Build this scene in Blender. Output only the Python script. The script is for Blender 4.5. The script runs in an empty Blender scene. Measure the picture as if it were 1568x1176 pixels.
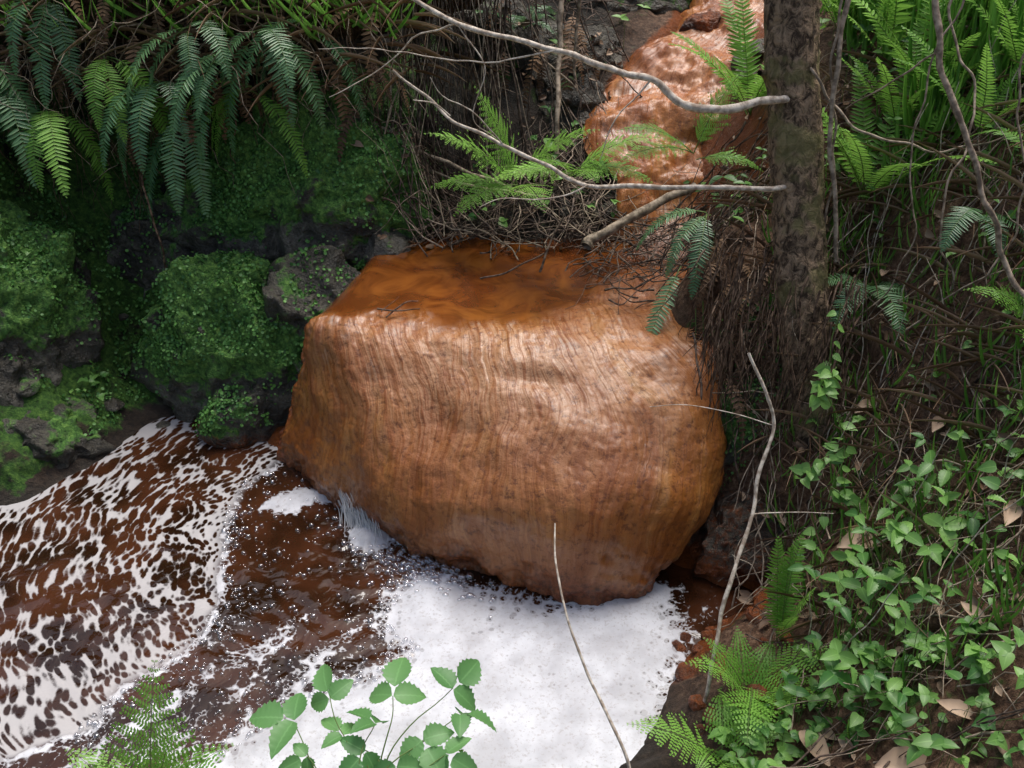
import bpy, math, random
import numpy as np
from mathutils import Vector, noise
from mathutils.bvhtree import BVHTree
random.seed(7); rng=np.random.default_rng(7)
SC=bpy.context.scene; COL=SC.collection
# ---------------------------------------------------------------- noise
_perm=rng.permutation(256); _perm=np.concatenate([_perm,_perm,_perm])
_g=rng.normal(size=(256,3)); _g/=np.linalg.norm(_g,axis=1)[:,None]
def pn(p):
    p=np.asarray(p,float); i=np.floor(p).astype(int); f=p-i; i=i&255
    u=f*f*f*(f*(f*6-15)+10); r=0
    for dx in (0,1):
        for dy in (0,1):
            for dz in (0,1):
                h=_perm[_perm[_perm[(i[:,0]+dx)&255]+((i[:,1]+dy)&255)]+((i[:,2]+dz)&255)]
                g=_g[h]; d=(g*(f-np.array([dx,dy,dz]))).sum(1)
                w=(u[:,0] if dx else 1-u[:,0])*(u[:,1] if dy else 1-u[:,1])*(u[:,2] if dz else 1-u[:,2])
                r=r+w*d
    return r*1.6
def fbm(p,o=4,ridge=False):
    p=np.asarray(p,float); a=1;s=0;t=0
    for k in range(o):
        n=pn(p*(2.03**k)+k*17.3)
        if ridge: n=1-2*np.abs(n)
        s=s+a*n;t+=a;a*=.5
    return s/t
def sstep(a,b,x):
    t=np.clip((x-a)/(b-a),0,1); return t*t*(3-2*t)
# ---------------------------------------------------------------- mesh helper
def mk(name,V,Fs,mat=None,attrs=None,uv=None,smooth=True,parent=None):
    V=np.asarray(V,np.float32)
    me=bpy.data.meshes.new(name)
    Fs=[np.asarray(F,np.int32) for F in Fs if len(F)]
    loops=np.concatenate([F.ravel() for F in Fs]); cnt=np.concatenate([np.full(len(F),F.shape[1]) for F in Fs])
    st=np.concatenate([[0],np.cumsum(cnt)[:-1]])
    me.vertices.add(len(V)); me.vertices.foreach_set("co",V.ravel())
    me.loops.add(len(loops)); me.loops.foreach_set("vertex_index",loops)
    me.polygons.add(len(cnt)); me.polygons.foreach_set("loop_start",st.astype(np.int32))
    me.update(calc_edges=True)
    if smooth: me.polygons.foreach_set("use_smooth",np.ones(len(me.polygons),bool))
    for k,a in (attrs or {}).items():
        at=me.attributes.new(k,'FLOAT','POINT'); at.data.foreach_set("value",np.asarray(a,np.float32))
    if uv is not None:
        l=me.uv_layers.new(name="UVMap"); l.data.foreach_set("uv",np.asarray(uv,np.float32)[loops].ravel())
    ob=bpy.data.objects.new(name,me); COL.objects.link(ob)
    if mat: me.materials.append(mat)
    if parent: ob.parent=parent
    return ob
def gridfaces(n,m):
    a=np.arange(n*m).reshape(n,m)
    return np.stack([a[:-1,:-1],a[:-1,1:],a[1:,1:],a[1:,:-1]],-1).reshape(-1,4)
# ---------------------------------------------------------------- node helper
class NT:
    def __init__(s,name):
        s.m=bpy.data.materials.new(name); s.m.use_nodes=True; s.t=s.m.node_tree; s.t.nodes.clear()
        s.o=s.t.nodes.new("ShaderNodeOutputMaterial")
    def n(s,ty,props=None,**inp):
        nd=s.t.nodes.new("ShaderNode"+ty)
        for k,v in (props or {}).items(): setattr(nd,k,v)
        for k,v in inp.items():
            key=k.replace("_"," ")
            sk=nd.inputs[int(k[1:])] if (k[0]=="i" and k[1:].isdigit()) else nd.inputs[key]
            s.set(sk,v)
        return nd
    def set(s,sk,v):
        if isinstance(v,bpy.types.Node): v=v.outputs[0]
        if isinstance(v,bpy.types.NodeSocket): s.t.links.new(v,sk)
        elif isinstance(v,(tuple,list)) and len(v)==3 and sk.type=='RGBA': sk.default_value=(*v,1)
        else: sk.default_value=v
    def attr(s,k): return s.n("Attribute",{"attribute_name":k}).outputs["Fac"]
    def math(s,op,a,b=0.0,clamp=False): return s.n("Math",{"operation":op,"use_clamp":clamp},i0=a,i1=b).outputs[0]
    def mix(s,f,a,b):
        nd=s.n("MixRGB"); s.set(nd.inputs[0],f); s.set(nd.inputs[1],a); s.set(nd.inputs[2],b); return nd.outputs[0]
    def noise(s,scale,vec=None,detail=4,rough=.6,dist=0):
        nd=s.n("TexNoise"); nd.inputs["Scale"].default_value=scale; nd.inputs["Detail"].default_value=detail
        nd.inputs["Roughness"].default_value=rough; nd.inputs["Distortion"].default_value=dist
        if vec is not None: s.set(nd.inputs["Vector"],vec)
        return nd.outputs["Fac"]
    def ramp(s,f,stops):
        nd=s.n("ValToRGB"); s.set(nd.inputs[0],f); e=nd.color_ramp.elements
        while len(e)<len(stops): e.new(.5)
        for x,(p,c) in zip(e,stops):
            x.position=p; x.color=(c,c,c,1) if not isinstance(c,tuple) else (*c,1)
        return nd.outputs[0]
    def rng(s,f,a,b,c=0.,d=1.,smooth=True):
        nd=s.n("MapRange",{"interpolation_type":"SMOOTHSTEP" if smooth else "LINEAR"},i0=f,i1=a,i2=b,i3=c,i4=d); return nd.outputs[0]
    def bump(s,h,strength=.5,dist=.01,normal=None):
        nd=s.n("Bump",Height=h,Strength=strength,Distance=dist)
        if normal is not None: s.set(nd.inputs["Normal"],normal)
        return nd.outputs[0]
    def pbr(s,col,rough=.6,normal=None,spec=.5,coat=0,coatr=.1,trans=None,tf=.35,coatn=None):
        b=s.n("BsdfPrincipled"); s.set(b.inputs["Base Color"],col); s.set(b.inputs["Roughness"],rough)
        s.set(b.inputs["Specular IOR Level"],spec)
        if coat: s.set(b.inputs["Coat Weight"],coat); s.set(b.inputs["Coat Roughness"],coatr)
        if coatn is not None: s.set(b.inputs["Coat Normal"],coatn)
        if normal is not None:
            s.set(b.inputs["Normal"],normal)
        out=b.outputs[0]
        if trans is not None:
            tr=s.n("BsdfTranslucent"); s.set(tr.inputs["Color"],trans)
            mx=s.n("MixShader"); s.set(mx.inputs[0],tf); s.set(mx.inputs[1],out); s.set(mx.inputs[2],tr); out=mx.outputs[0]
        s.t.links.new(out,s.o.inputs[0]); return b
    def obj(s): return s.n("TexCoord").outputs["Object"]
    def uv(s): return s.n("TexCoord").outputs["UV"]
    def mapping(s,vec,sc):
        nd=s.n("Mapping"); s.set(nd.inputs["Vector"],vec); nd.inputs["Scale"].default_value=sc; return nd.outputs[0]
# ---------------------------------------------------------------- materials
def mat_leaf(name,c1,c2,rough=.45,tf=.3,spec=.4):
    t=NT(name); v=t.attr("var"); e=t.attr("edge")
    col=t.mix(v,c1,c2)
    mid=t.rng(e,0,.12,1,0); col=t.mix(t.math('MULTIPLY',mid,.35),col,tuple(min(1,x*1.6+.03) for x in c2))
    t.pbr(col,rough,None,spec,trans=t.mix(.5,col,tuple(min(1,a*2) for a in c2)),tf=tf); return t.m
def mat_plain(name,c1,c2,rough=.5,spec=.4):
    t=NT(name); t.pbr(t.mix(t.attr("var"),c1,c2),rough,None,spec); return t.m
M_FERN=mat_leaf("fern_bright",(.10,.25,.03),(.25,.48,.08))
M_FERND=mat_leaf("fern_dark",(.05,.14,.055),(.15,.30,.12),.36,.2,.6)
M_DEADF=mat_plain("fern_dead",(.06,.03,.017),(.24,.14,.07),.7)
M_LEAF=mat_leaf("leaf_green",(.045,.15,.035),(.22,.42,.10),.4)
M_BRAM=mat_leaf("leaf_bramble",(.07,.21,.06),(.17,.36,.12),.42)
M_GRASS=mat_leaf("grass_blade",(.08,.22,.03),(.22,.44,.08),.4)
M_DEAD=mat_plain("leaf_dead",(.12,.065,.035),(.50,.36,.25),.6)
M_MOSSL=mat_plain("liverwort",(.024,.095,.020),(.15,.35,.07),.5)
def mat_bark(name,c1,c2,sc=(30,30,8),rough=.8,bd=.004):
    t=NT(name); o=t.mapping(t.obj(),sc); n=t.noise(1,o,5,.7,.8)
    n2=t.noise(7,t.obj(),3)
    col=t.mix(t.rng(n,.38,.62),c1,c2); col=t.mix(t.rng(n2,.50,.62,0,.7),col,tuple(a*b for a,b in zip(c2,(.55,.72,.45))))
    t.pbr(col,rough,t.bump(n,1.,bd),.3); return t.m
M_BARK=mat_bark("bark",(.05,.032,.02),(.37,.26,.165),(42,42,30),.8,.016)
def mat_stick(name,c1,c2):
    t=NT(name); n=t.noise(45,t.obj(),2,.6); t.pbr(t.mix(t.rng(n,.35,.65),c1,c2),.65,None,.3); return t.m
M_TWIG=mat_stick("twig_pale",(.36,.28,.21),(.76,.67,.55))
M_TWIGM=mat_stick("twig_mid",(.16,.12,.085),(.44,.35,.26))
M_TWIGD=mat_stick("twig_dark",(.03,.02,.015),(.17,.12,.09))
M_ROOT=mat_stick("root",(.04,.022,.013),(.20,.13,.085))
M_STEM=mat_plain("stem_green",(.08,.14,.03),(.16,.24,.06),.5)

def mat_orange():
    t=NT("iron_rock"); uv=t.uv(); o=t.obj()
    fl=t.mapping(uv,(11,1.2,1)); fl2=t.mapping(uv,(95,4,1))
    n1=t.noise(1,fl,4,.65,.7); n2=t.noise(1,fl2,3,.65,.8); nb=t.noise(3.5,o,4,.65); nf=t.noise(42,o,5,.8)
    pool=t.attr("pool"); low=t.attr("low"); sheen_tint=t.attr("sheen_tint"); fro=t.attr("froth")
    col=t.ramp(n1,[(.30,(.25,.062,.008)),(.45,(.36,.108,.014)),(.58,(.45,.158,.026)),(.72,(.54,.24,.062))])
    col=t.mix(t.rng(nb,.40,.62,0,.6),col,(.27,.070,.010))
    col=t.mix(t.math('MULTIPLY',sheen_tint,t.rng(n2,.38,.62,.1,.7)),col,(.56,.32,.17))  # paler tan mixed into the colour to stand in for sky sheen
    col=t.mix(t.rng(n2,.50,.38,0,.36),col,(.17,.045,.009))
    col=t.mix(t.rng(nf,.51,.65,0,.75),col,(.12,.030,.007))
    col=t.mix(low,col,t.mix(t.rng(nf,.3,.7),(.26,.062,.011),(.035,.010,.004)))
    pc=t.mix(t.rng(t.noise(6,o,3,.6,1),.35,.7),(.12,.031,.006),(.26,.082,.014))
    col=t.mix(pool,col,pc)
    col=t.mix(t.math('MULTIPLY',fro,t.rng(n2,.4,.6)),col,(.75,.70,.64))
    rough=t.mix(t.rng(nf,.4,.6),(.34,)*3,(.62,)*3); rough=t.mix(pool,rough,(.08,)*3)
    h=t.math('ADD',t.math('MULTIPLY',n2,.6),t.math('MULTIPLY',nf,-1.0))
    hs=t.math('MULTIPLY',h,t.rng(pool,0,1,1,.10))
    nm=t.bump(hs,.6,.009); cn=t.bump(t.math('MULTIPLY',t.math('ADD',n2,t.math('MULTIPLY',nf,.5)),t.rng(pool,0,1,1,.15)),.6,.006)
    cw=t.rng(n1,.35,.6,.25,.75)
    t.pbr(col,rough,nm,.4,coat=cw,coatr=.22,coatn=cn); return t.m
M_ORANGE=mat_orange()

def mat_rock():
    t=NT("mossy_rock"); o=t.obj(); mo=t.attr("moss"); orr=t.attr("orange")
    n=t.noise(7,o,4,.7,.3); nf=t.noise(48,o,4,.72)
    col=t.ramp(n,[(.32,(.022,.020,.016)),(.52,(.095,.085,.065)),(.70,(.24,.22,.18))])
    col=t.mix(t.rng(nf,.48,.66,0,.7),col,(.025,.020,.014))
    mc=t.ramp(nf,[(.32,(.014,.042,.008)),(.5,(.07,.18,.03)),(.7,(.20,.37,.07))])
    mfac=t.rng(t.math('ADD',mo,t.math('MULTIPLY',t.math('SUBTRACT',n,.5),2.2)),.4,.6)
    col=t.mix(mfac,col,mc)
    col=t.mix(t.rng(t.math('ADD',orr,t.math('MULTIPLY',t.math('SUBTRACT',nf,.5),.8)),.35,.65),col,t.mix(t.rng(n,.3,.7),(.05,.014,.006),(.32,.085,.017)))
    h=t.math('ADD',t.math('MULTIPLY',n,1.5),nf)
    t.pbr(col,t.mix(mfac,(.36,)*3,(.85,)*3),t.bump(h,1.,.022),.5); return t.m
M_ROCK=mat_rock()
def mat_ground():
    t=NT("ground_soil"); o=t.obj(); mo=t.attr("moss"); orr=t.attr("orange"); rk=t.attr("rock")
    n=t.noise(6,o,4,.7,.3); nf=t.noise(45,o,5,.78)
    soil=t.ramp(nf,[(.34,(.03,.016,.009)),(.5,(.18,.095,.055)),(.68,(.42,.27,.17))])
    soil=t.mix(t.rng(n,.42,.62,0,.55),soil,(.10,.052,.03))
    rock=t.ramp(n,[(.32,(.008,.007,.006)),(.55,(.036,.032,.026)),(.75,(.11,.10,.08))])
    col=t.mix(rk,soil,rock)
    mc=t.ramp(nf,[(.32,(.012,.03,.006)),(.5,(.05,.13,.02)),(.7,(.15,.28,.045))])
    mfac=t.rng(t.math('ADD',mo,t.math('MULTIPLY',t.math('SUBTRACT',n,.5),1.8)),.4,.6)
    col=t.mix(mfac,col,mc)
    col=t.mix(t.rng(t.math('ADD',orr,t.math('MULTIPLY',t.math('SUBTRACT',nf,.5),.5)),.35,.65),col,t.mix(nf,(.08,.020,.005),(.36,.10,.018)))
    t.pbr(col,t.mix(orr,(.75,)*3,(.3,)*3),t.bump(nf,1.,.025),.35); return t.m
M_GROUND=mat_ground()

# ---------------------------------------------------------------- terrain
CP=[]
def cp(s):
    for w in s.split():
        CP.append([float(a)/100 for a in w.split(',')])
# left bank + pool edge
cp("-187,283,4 -170,302,4 -154,331,3 -137,348,3 -110,336,5 -86,310,0")
cp("-186,289,12 -171,313,15 -194,330,40 -210,385,80 -205,420,110 -205,440,150 -159,355,14 -161,395,50 -157,420,95 -150,435,135 -103,385,49 -102,415,96 -100,430,131 -61,370,50 -64,405,69 -67,455,85 -65,470,123 -36,380,58 -23,400,67 -24,435,84 -24,455,106 -25,480,126 17,368,60 18,385,74 18,420,88 19,450,106 20,480,121")
# stream bed
cp("57,390,76 64,372,60 45,410,88 75,410,88 61,435,101 82,430,103 79,457,114 103,480,117 81,375,80 30,370,62")
# right bank
cp("87,370,107 96,410,119 73,310,96 70,305,82 78,285,73 76,280,51 79,265,40 88,270,58 98,263,50 102,305,87 105,340,119 111,380,141 94,240,42 90,220,34 87,200,28 82,180,24 78,158,20 79,245,9 72,212,12 57,185,13 45,165,12")
cp("148,390,150 132,330,134 125,295,115 122,270,94 118,245,76 114,220,59 106,190,51 100,165,43 94,145,39 170,360,157 150,300,144 140,265,129 138,245,109 135,225,90 129,200,77 121,175,67 113,150,62 107,132,58")
# pool bed and pool margins
cp("-150,260,-25 -100,240,-25 -60,220,-25 0,200,-22 -40,180,-20 -100,180,-20 -150,200,-25 -200,230,-25 -200,180,-25 -60,160,-12 0,165,-10 -120,290,-20 -70,270,-15 10,225,-12 35,220,-8 36,190,-6 55,230,-5 72,238,-5 84,236,-2 -150,160,-10 -260,240,-25 -300,150,-25 -380,60,-25 -250,290,8")
cp("-20,146,4 20,160,3 -80,143,5 -140,140,6 -20,120,22 -80,115,25 40,130,25 -160,110,30 0,0,90 80,60,75 -100,0,85 -250,20,20")
# beneath boulder
cp("-70,305,-10 -40,275,-15 -25,265,0 0,255,-5 0,262,10 30,250,0 30,262,12 55,260,5 60,280,25 -30,290,22 0,290,32 40,290,38 -45,310,35 0,320,46 50,320,48 -40,345,50 0,345,50 50,345,50 60,355,52 -20,360,54 20,360,54")
# surrounding hills
cp("-24,560,200 -100,520,220 -200,500,240 60,600,170 125,560,155 200,500,240 250,350,220 220,200,130 180,100,95 -320,320,110 -450,200,130 -450,400,260 -300,450,250 -420,-100,60 -500,0,40")
cp("-800,300,400 -800,1000,600 0,1000,480 800,1000,600 800,300,480 800,-500,400 0,-800,300 -800,-500,120 4000,4000,900 -4000,4000,900 4000,-4000,800 -4000,-4000,500 0,4000,900 0,-4000,700 -4000,0,800 4000,0,800")
CP=np.array(CP)
D=np.linalg.norm(CP[:,None,:2]-CP[None,:,:2],axis=2)
A=D-np.eye(len(CP))*0.01
W=np.linalg.solve(A,CP[:,2])
def H0(x,y):
    x=np.asarray(x,float).ravel(); y=np.asarray(y,float).ravel(); out=np.empty(len(x))
    for a in range(0,len(x),20000):
        d=np.hypot(x[a:a+20000,None]-CP[None,:,0],y[a:a+20000,None]-CP[None,:,1]); out[a:a+20000]=d@W
    return out
gs=np.cumsum(.03*1.14**np.arange(42))
xs=np.concatenate([-2.7-gs[::-1],np.linspace(-2.7,2.2,360),2.2+gs]); ys=np.concatenate([1.2-gs[::-1],np.linspace(1.2,5.2,300),5.2+gs])
X,Y=np.meshgrid(xs,ys); sh=X.shape; x=X.ravel(); y=Y.ravel(); z=H0(x,y)
pts=np.stack([x,y,z],1)
def smoothpath(P,n):
    P=np.asarray(P,float); m=len(P); Q=np.vstack([2*P[0]-P[1],P,2*P[-1]-P[-2]]); t=np.linspace(0,m-1-1e-6,n); i=t.astype(int); f=(t-i)[:,None]
    a,b,c,d=Q[i],Q[i+1],Q[i+2],Q[i+3]
    return .5*((2*b)+(-a+c)*f+(2*a-5*b+4*c-d)*f*f+(-a+3*b-3*c+d)*f**3)
SP=np.array([(1.15,5.1,1.33),(1.03,4.85,1.25),(.95,4.65,1.21),(.80,4.45,1.14),(.66,4.25,1.04),(.60,4.05,.93),(.64,3.88,.80),(.66,3.72,.66),(.64,3.55,.605)])
SPs=smoothpath(SP,60)
dst=np.min(np.hypot(x[:,None]-SPs[None,:,0],y[:,None]-SPs[None,:,1]),axis=1)
inpool=sstep(.06,-.02,z)
big=fbm(pts*2.2,4,True)*.14*sstep(-.2,-.6,x)*sstep(3.2,3.6,y)
mid=fbm(pts*6+5,4)*.055; fine=fbm(pts*26,3)*.016
amp=(1-inpool)*sstep(.15,.45,dst)*.9+.1
z2=z+(big+mid)*amp+fine*(1-inpool*.7)-.05*sstep(.3,.15,dst)
far=sstep(5,12,np.hypot(x,y-3)); z2=z2+far*fbm(pts*.25,4)*1.2
pts2=np.stack([x+fbm(pts*5+31,3)*.06*amp*(1-far),y+fbm(pts*5+77,3)*.07*amp*(1-far),z2],1)
leftm=sstep(-.2,-.5,x)
moss=np.clip(leftm*sstep(1.15,.85,z)*.45+.22+.3*fbm(pts*1.7+9,3),0,1)*(1-inpool)
rockm=np.clip(sstep(.8,.3,x)*.95+ .35*fbm(pts*2+3,3),0,1)
orange=np.maximum(sstep(.34,.22,dst)*sstep(3.3,3.5,y),sstep(.10,.0,z)*sstep(-.1,.2,x)*sstep(1.9,2.1,y))
orange=np.maximum(orange,sstep(-1.05,-.9,x)*sstep(-.55,-.7,x)*sstep(.30,.12,z)*.8)
orange=np.maximum(orange,sstep(-.65,-.55,x)*sstep(3.75,3.65,y)*sstep(3.3,3.5,y)*sstep(.68,.60,z)*sstep(.8,.7,x))
ground=mk("ground",pts2,[gridfaces(*sh)],M_GROUND,{"moss":moss,"rock":rockm,"orange":orange})
GV=pts2;GF=gridfaces(*sh)
# ---------------------------------------------------------------- boulder patch
def bicubic(C,n,m):
    C=np.asarray(C,float); R=np.stack([smoothpath(C[i],m) for i in range(C.shape[0])])
    return np.stack([smoothpath(R[:,j],n) for j in range(m)],1)
rows=[
"-50,385,60 -34,388,60 -12,390,60 19,388,60 46,390,60 69,390,60",
"-53,360,60 -36,366,60 -12,372,60 19,368,60 46,372,60 69,372,60",
"-60,332,60 -40,333,60 -11,333,61 16,333,61 43,333,62 66,333,62",
"-68,312,57 -45,305,61 -15,299,62 11,295,64 38,292,65 65,294,63",
"-76,307,36 -51,289,48 -22,281,53 6,275,57 35,271,60 67,276,55",
"-81,307,20 -55,279,29 -27,264,38 2,254,46 31,250,49 66,259,41",
"-85,306,8 -57,273,12 -30,252,22 0,240,29 28,235,32 59,245,24",
"-86,306,-1 -57,273,-1 -30,255,-1 0,241,-1 26,233,-1 48,240,-1",
"-84,310,-14 -55,278,-16 -28,262,-16 0,250,-16 26,243,-16 46,250,-16"]
C=np.array([[[float(a)/100 for a in w.split(',')] for w in r.split()] for r in rows])
Lc=C[:,:1].copy(); Lc[:,0,0]-=.07; Lc[:,0,1]+=.10; Lc[2:,0,2]-=.08; Lc[:2,0,2]-=.07; Lc[:2,0,1]-=.08
Rc=C[:,-1:].copy(); Rc[:,0,0]+=.06; Rc[:,0,1]+=.16; Rc[2:,0,2]-=.03
C=np.concatenate([Lc,C,Rc],1)
n,m=400,400
G=bicubic(C,n,m)
def gnorm(G):
    a=np.gradient(G,axis=0); b=np.gradient(G,axis=1); N=np.cross(a,b); N/=np.linalg.norm(N,axis=2)[...,None]+1e-9; return N
N=gnorm(G); N*=np.sign(N[...,2].mean())
P=G.reshape(-1,3); Nf=N.reshape(-1,3)
tt=np.repeat(np.linspace(0,8,n),m); ss=np.tile(np.linspace(0,1,m),n)
arc=np.concatenate([[0],np.cumsum(np.linalg.norm(np.diff(G[:,m//2],axis=0),axis=1))])
uv=np.stack([ss*1.5+.06*fbm(P*2.2,3)+.008*fbm(P*11,3)+.20*sstep(4.8,1.8,tt),np.repeat(arc,m)],1)
poolm=sstep(3.0,2.5,tt+ .5*fbm(P*4+2,4)+1.0*sstep(.52,.74,ss))
fl=np.stack([uv[:,0]*8,uv[:,1]*1.2,np.zeros(n*m)],1); fl2=np.stack([uv[:,0]*45,uv[:,1]*3.5,np.zeros(n*m)],1)
fl3=np.stack([uv[:,0]*13,uv[:,1]*7+uv[:,0]*4,np.zeros(n*m)],1)
body=(1-poolm); lip=np.exp(-((tt-2.9)/.7)**2)
crust=fbm(P*17+3,5)
d=(fbm(P*2.6+3,3)*.040+fbm(P*6,5)*.011+fbm(fl,3)*.009+fbm(fl2,3)*.0030)*body+crust*.0035*body+np.minimum(fbm(P*40,3),.1)*.0030*body+fbm(P*5,3)*.003*poolm+lip*body*fbm(fl3,4)*.015
edge_r=sstep(.84,.97,ss); edge_l=sstep(.17,.05,ss)
rough_e=np.maximum(edge_r,edge_l)*body
d=d+rough_e*(fbm(P*6+8,5)*.09-.01)
footz=sstep(.18,.0,P[:,2])*body; d=d+footz*fbm(P*13+4,4)*.045
def dent(c,r,a): 
    return -a*np.exp(-(((P-np.array(c))/np.array(r))**2).sum(1))
d=d+dent((.20,2.78,.57),(.15,.05,.020),.04)+dent((.05,2.42,.12),(.018,.05,.016),.04)+dent((-.22,2.55,.10),(.02,.05,.015),.035)+dent((.30,2.36,.20),(.012,.04,.014),.025)+dent((.50,2.5,.26),(.015,.05,.012),.03)
P2=P+Nf*d[:,None]
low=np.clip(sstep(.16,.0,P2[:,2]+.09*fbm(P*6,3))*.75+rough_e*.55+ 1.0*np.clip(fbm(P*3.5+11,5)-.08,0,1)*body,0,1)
sheen_tint=.9*np.exp(-((ss-.48)/.27)**2)*np.exp(-((tt-3.7)/1.1)**2)+.2*np.exp(-((ss-.55)/.3)**2)*body+.6*lip*body*np.clip(fbm(fl,2)+.4,0,1)  # mask of the painted sheen: mid-face and along the lip
froth=.8*np.exp(-((P[:,0]+.58)/.05)**2)*sstep(.16,.03,P[:,2])*body+.35*lip*body*sstep(.10,.45,fbm(fl3*1.6+9,3))
boulder=mk("iron_stained_boulder",P2,[gridfaces(n,m)],M_ORANGE,{"pool":poolm,"low":low,"sheen_tint":np.clip(sheen_tint,0,1),"froth":froth},uv)
BVd=P2;BFd=gridfaces(n,m)
# ---------------------------------------------------------------- cascade
n2,m2=300,110
cen=smoothpath(SP,n2); hw=np.interp(np.linspace(0,1,n2),np.linspace(0,1,9),[.16,.20,.22,.25,.30,.29,.24,.22,.22])
tg=np.gradient(cen,axis=0); sd=np.stack([tg[:,1],-tg[:,0],0*tg[:,0]],1); sd/=np.linalg.norm(sd,axis=1)[:,None]
sv=np.linspace(-1,1,m2)
wb=fbm(np.stack([cen[:,1]*6,0*cen[:,1],0*cen[:,1]],1),3)
G=cen[:,None,:]+sd[:,None,:]*(sv[None,:,None]*(hw*(1+.4*wb))[:,None,None])
arcl=np.concatenate([[0],np.cumsum(np.linalg.norm(np.diff(cen,axis=0),axis=1))])
P=G.reshape(-1,3); uu=np.stack([np.tile(sv*.30,n2)+1.3+.06*fbm(P*4,3),np.repeat(arcl,m2)],1)
al=uu[:,1]+.22*fbm(P*3+3,4); saw=(al*3.0)%1.0; step_=(sstep(.5,.95,saw)-saw)*.07
fall=sstep(3.65,3.85,P[:,1])
P[:,2]+=(-step_+fbm(P*4,5)*.055+fbm(P*15,4)*.014+fbm(np.stack([uu[:,0]*30,uu[:,1]*4,0*al],1),2)*.006)*fall-.05*np.abs(np.tile(sv,n2))**6
mk("stream_cascade",P,[gridfaces(n2,m2)],M_ORANGE,{"pool":.25*(1-fall),"low":np.clip(1.7*fbm(P*4,5)+.05,0,1),"sheen_tint":np.clip(.5*sstep(.55,.9,saw)*np.clip(fbm(P*8,2)+.6,0,1),0,1),"froth":.8*sstep(.72,.98,saw)*sstep(.0,.35,fbm(P*5+30,3))*fall},uu)  # step risers get the same painted pale sheen, plus froth
# ---------------------------------------------------------------- rocks
import bmesh
def ico(k):
    bm=bmesh.new(); bmesh.ops.create_icosphere(bm,subdivisions=k,radius=1); bm.verts.ensure_lookup_table()
    V=np.array([v.co[:] for v in bm.verts]); F=np.array([[v.index for v in f.verts] for f in bm.faces]); bm.free(); return V,F
ICO6=ico(6); ICO4=ico(4)
RV=[];RF=[]
def rockgeo(ic,c,r,seed,rz,amp,facet):
    V=ic[0]; r=np.array(r); q=V*r*3+seed*7.1
    k=np.ones(len(V)); rs=np.random.default_rng(seed+50)
    for _ in range(9):
        nn=rs.normal(0,1,3); nn[2]=abs(nn[2])*.8; nn/=np.linalg.norm(nn); hh=rs.uniform(.62,.92); dd=V@nn
        k=np.where(dd>.05,np.minimum(k,hh/np.maximum(dd,.05)),k)
    k=1*(1-facet)+k*facet
    k=k*(1+amp*(fbm(q*.8,2)*1.2)+amp*.7*fbm(q*1.8+3,4,True)+.06*fbm(q*7,4))
    W_=V*r*k[:,None]
    W_=W_+ min(.018,r.min()*.1)*np.stack([pn(q*7),pn(q*7+40),pn(q*7+80)],1)
    ca,sa=math.cos(rz),math.sin(rz); return W_@np.array([[ca,sa,0],[-sa,ca,0],[0,0,1]])+np.array(c),q
def rock(name,c,r,seed,moss=.7,orange=0.,rz=0.,amp=.22,facet=.5,mat=None):
    W_,q=rockgeo(ICO6,c,r,seed,rz,amp,facet); V=ICO6[0]
    mo=np.clip(moss*sstep(-.5,.4,V[:,2])+.5*fbm(q*.9+9,3),0,1)
    og=np.clip(orange+sstep(.12,-.0,W_[:,2])*.35*(orange>=0),0,1)
    ob=mk(name,W_,[ICO6[1]],mat or M_ROCK,{"moss":mo,"orange":og,"rock":mo*0+.3})
    RV.append(W_);RF.append(ICO6[1])
    return ob,mo
ROCKS=[]
ROCKS.append(rock("mossy_rock",(-1.10,3.50,.20),(.40,.24,.44),1,.80,0,.1,.32,.7))
ROCKS.append(rock("mossy_rock",(-.77,3.44,.32),(.32,.22,.29),2,.48,.05,-.2,.3,1.))
ROCKS.append(rock("mossy_rock",(-.82,3.90,.66),(.54,.26,.40),3,.75,0,.1,.36,.8))
ROCKS.append(rock("mossy_rock",(-2.08,3.42,.35),(.38,.32,.50),4,.65,0,.2,.3,.8))
ROCKS.append(rock("mossy_rock",(-1.80,3.10,.05),(.27,.20,.14),5,.4,0,.5,.3,.9))
ROCKS.append(rock("mossy_rock",(-2.25,2.98,.05),(.30,.25,.20),6,.5,0,.3,.3,.9))
ROCKS.append(rock("mossy_rock",(-1.45,3.92,.38),(.28,.2,.32),12,.3,0,.3,.36,.9))
ROCKS.append(rock("mossy_rock",(-.53,3.74,.50),(.17,.17,.16),13,.3,.1,.3,.3,.9))
ROCKS.append(rock("mossy_rock",(-.95,3.34,.06),(.24,.13,.20),7,.50,.18,.3,.4,.9))
ROCKS.append(rock("stained_rock",(.82,2.56,.09),(.25,.17,.22),8,-.2,.46,.3,.35,1.))
ROCKS.append(rock("dark_rock",(.78,2.78,.34),(.15,.13,.24),9,.45,.15,.1,.35,.8))
ROCKS.append(rock("dark_rock",(-.05,4.75,.95),(.42,.25,.30),10,.35,-.1,.1,.3,1.))
ROCKS.append(rock("dark_rock",(.45,5.05,1.22),(.42,.22,.24),11,.4,-.1,.1,.3,1.))
ROCKS.append(rock("dark_rock",(.22,4.40,.92),(.18,.2,.18),14,.3,.1,.1,.3,1.))
ROCKS.append(rock("dark_rock",(.38,4.62,1.05),(.20,.16,.16),16,.3,.1,.5,.3,1.))
ROCKS.append(rock("stained_rock",(.86,4.66,1.16),(.13,.08,.08),15,-.3,.8,.1,.3,.8))
bank=rock("overhanging_bank",(-1.35,4.33,1.60),(1.35,.42,.34),21,.1,-.1,0,.16,.0,M_GROUND)
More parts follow.
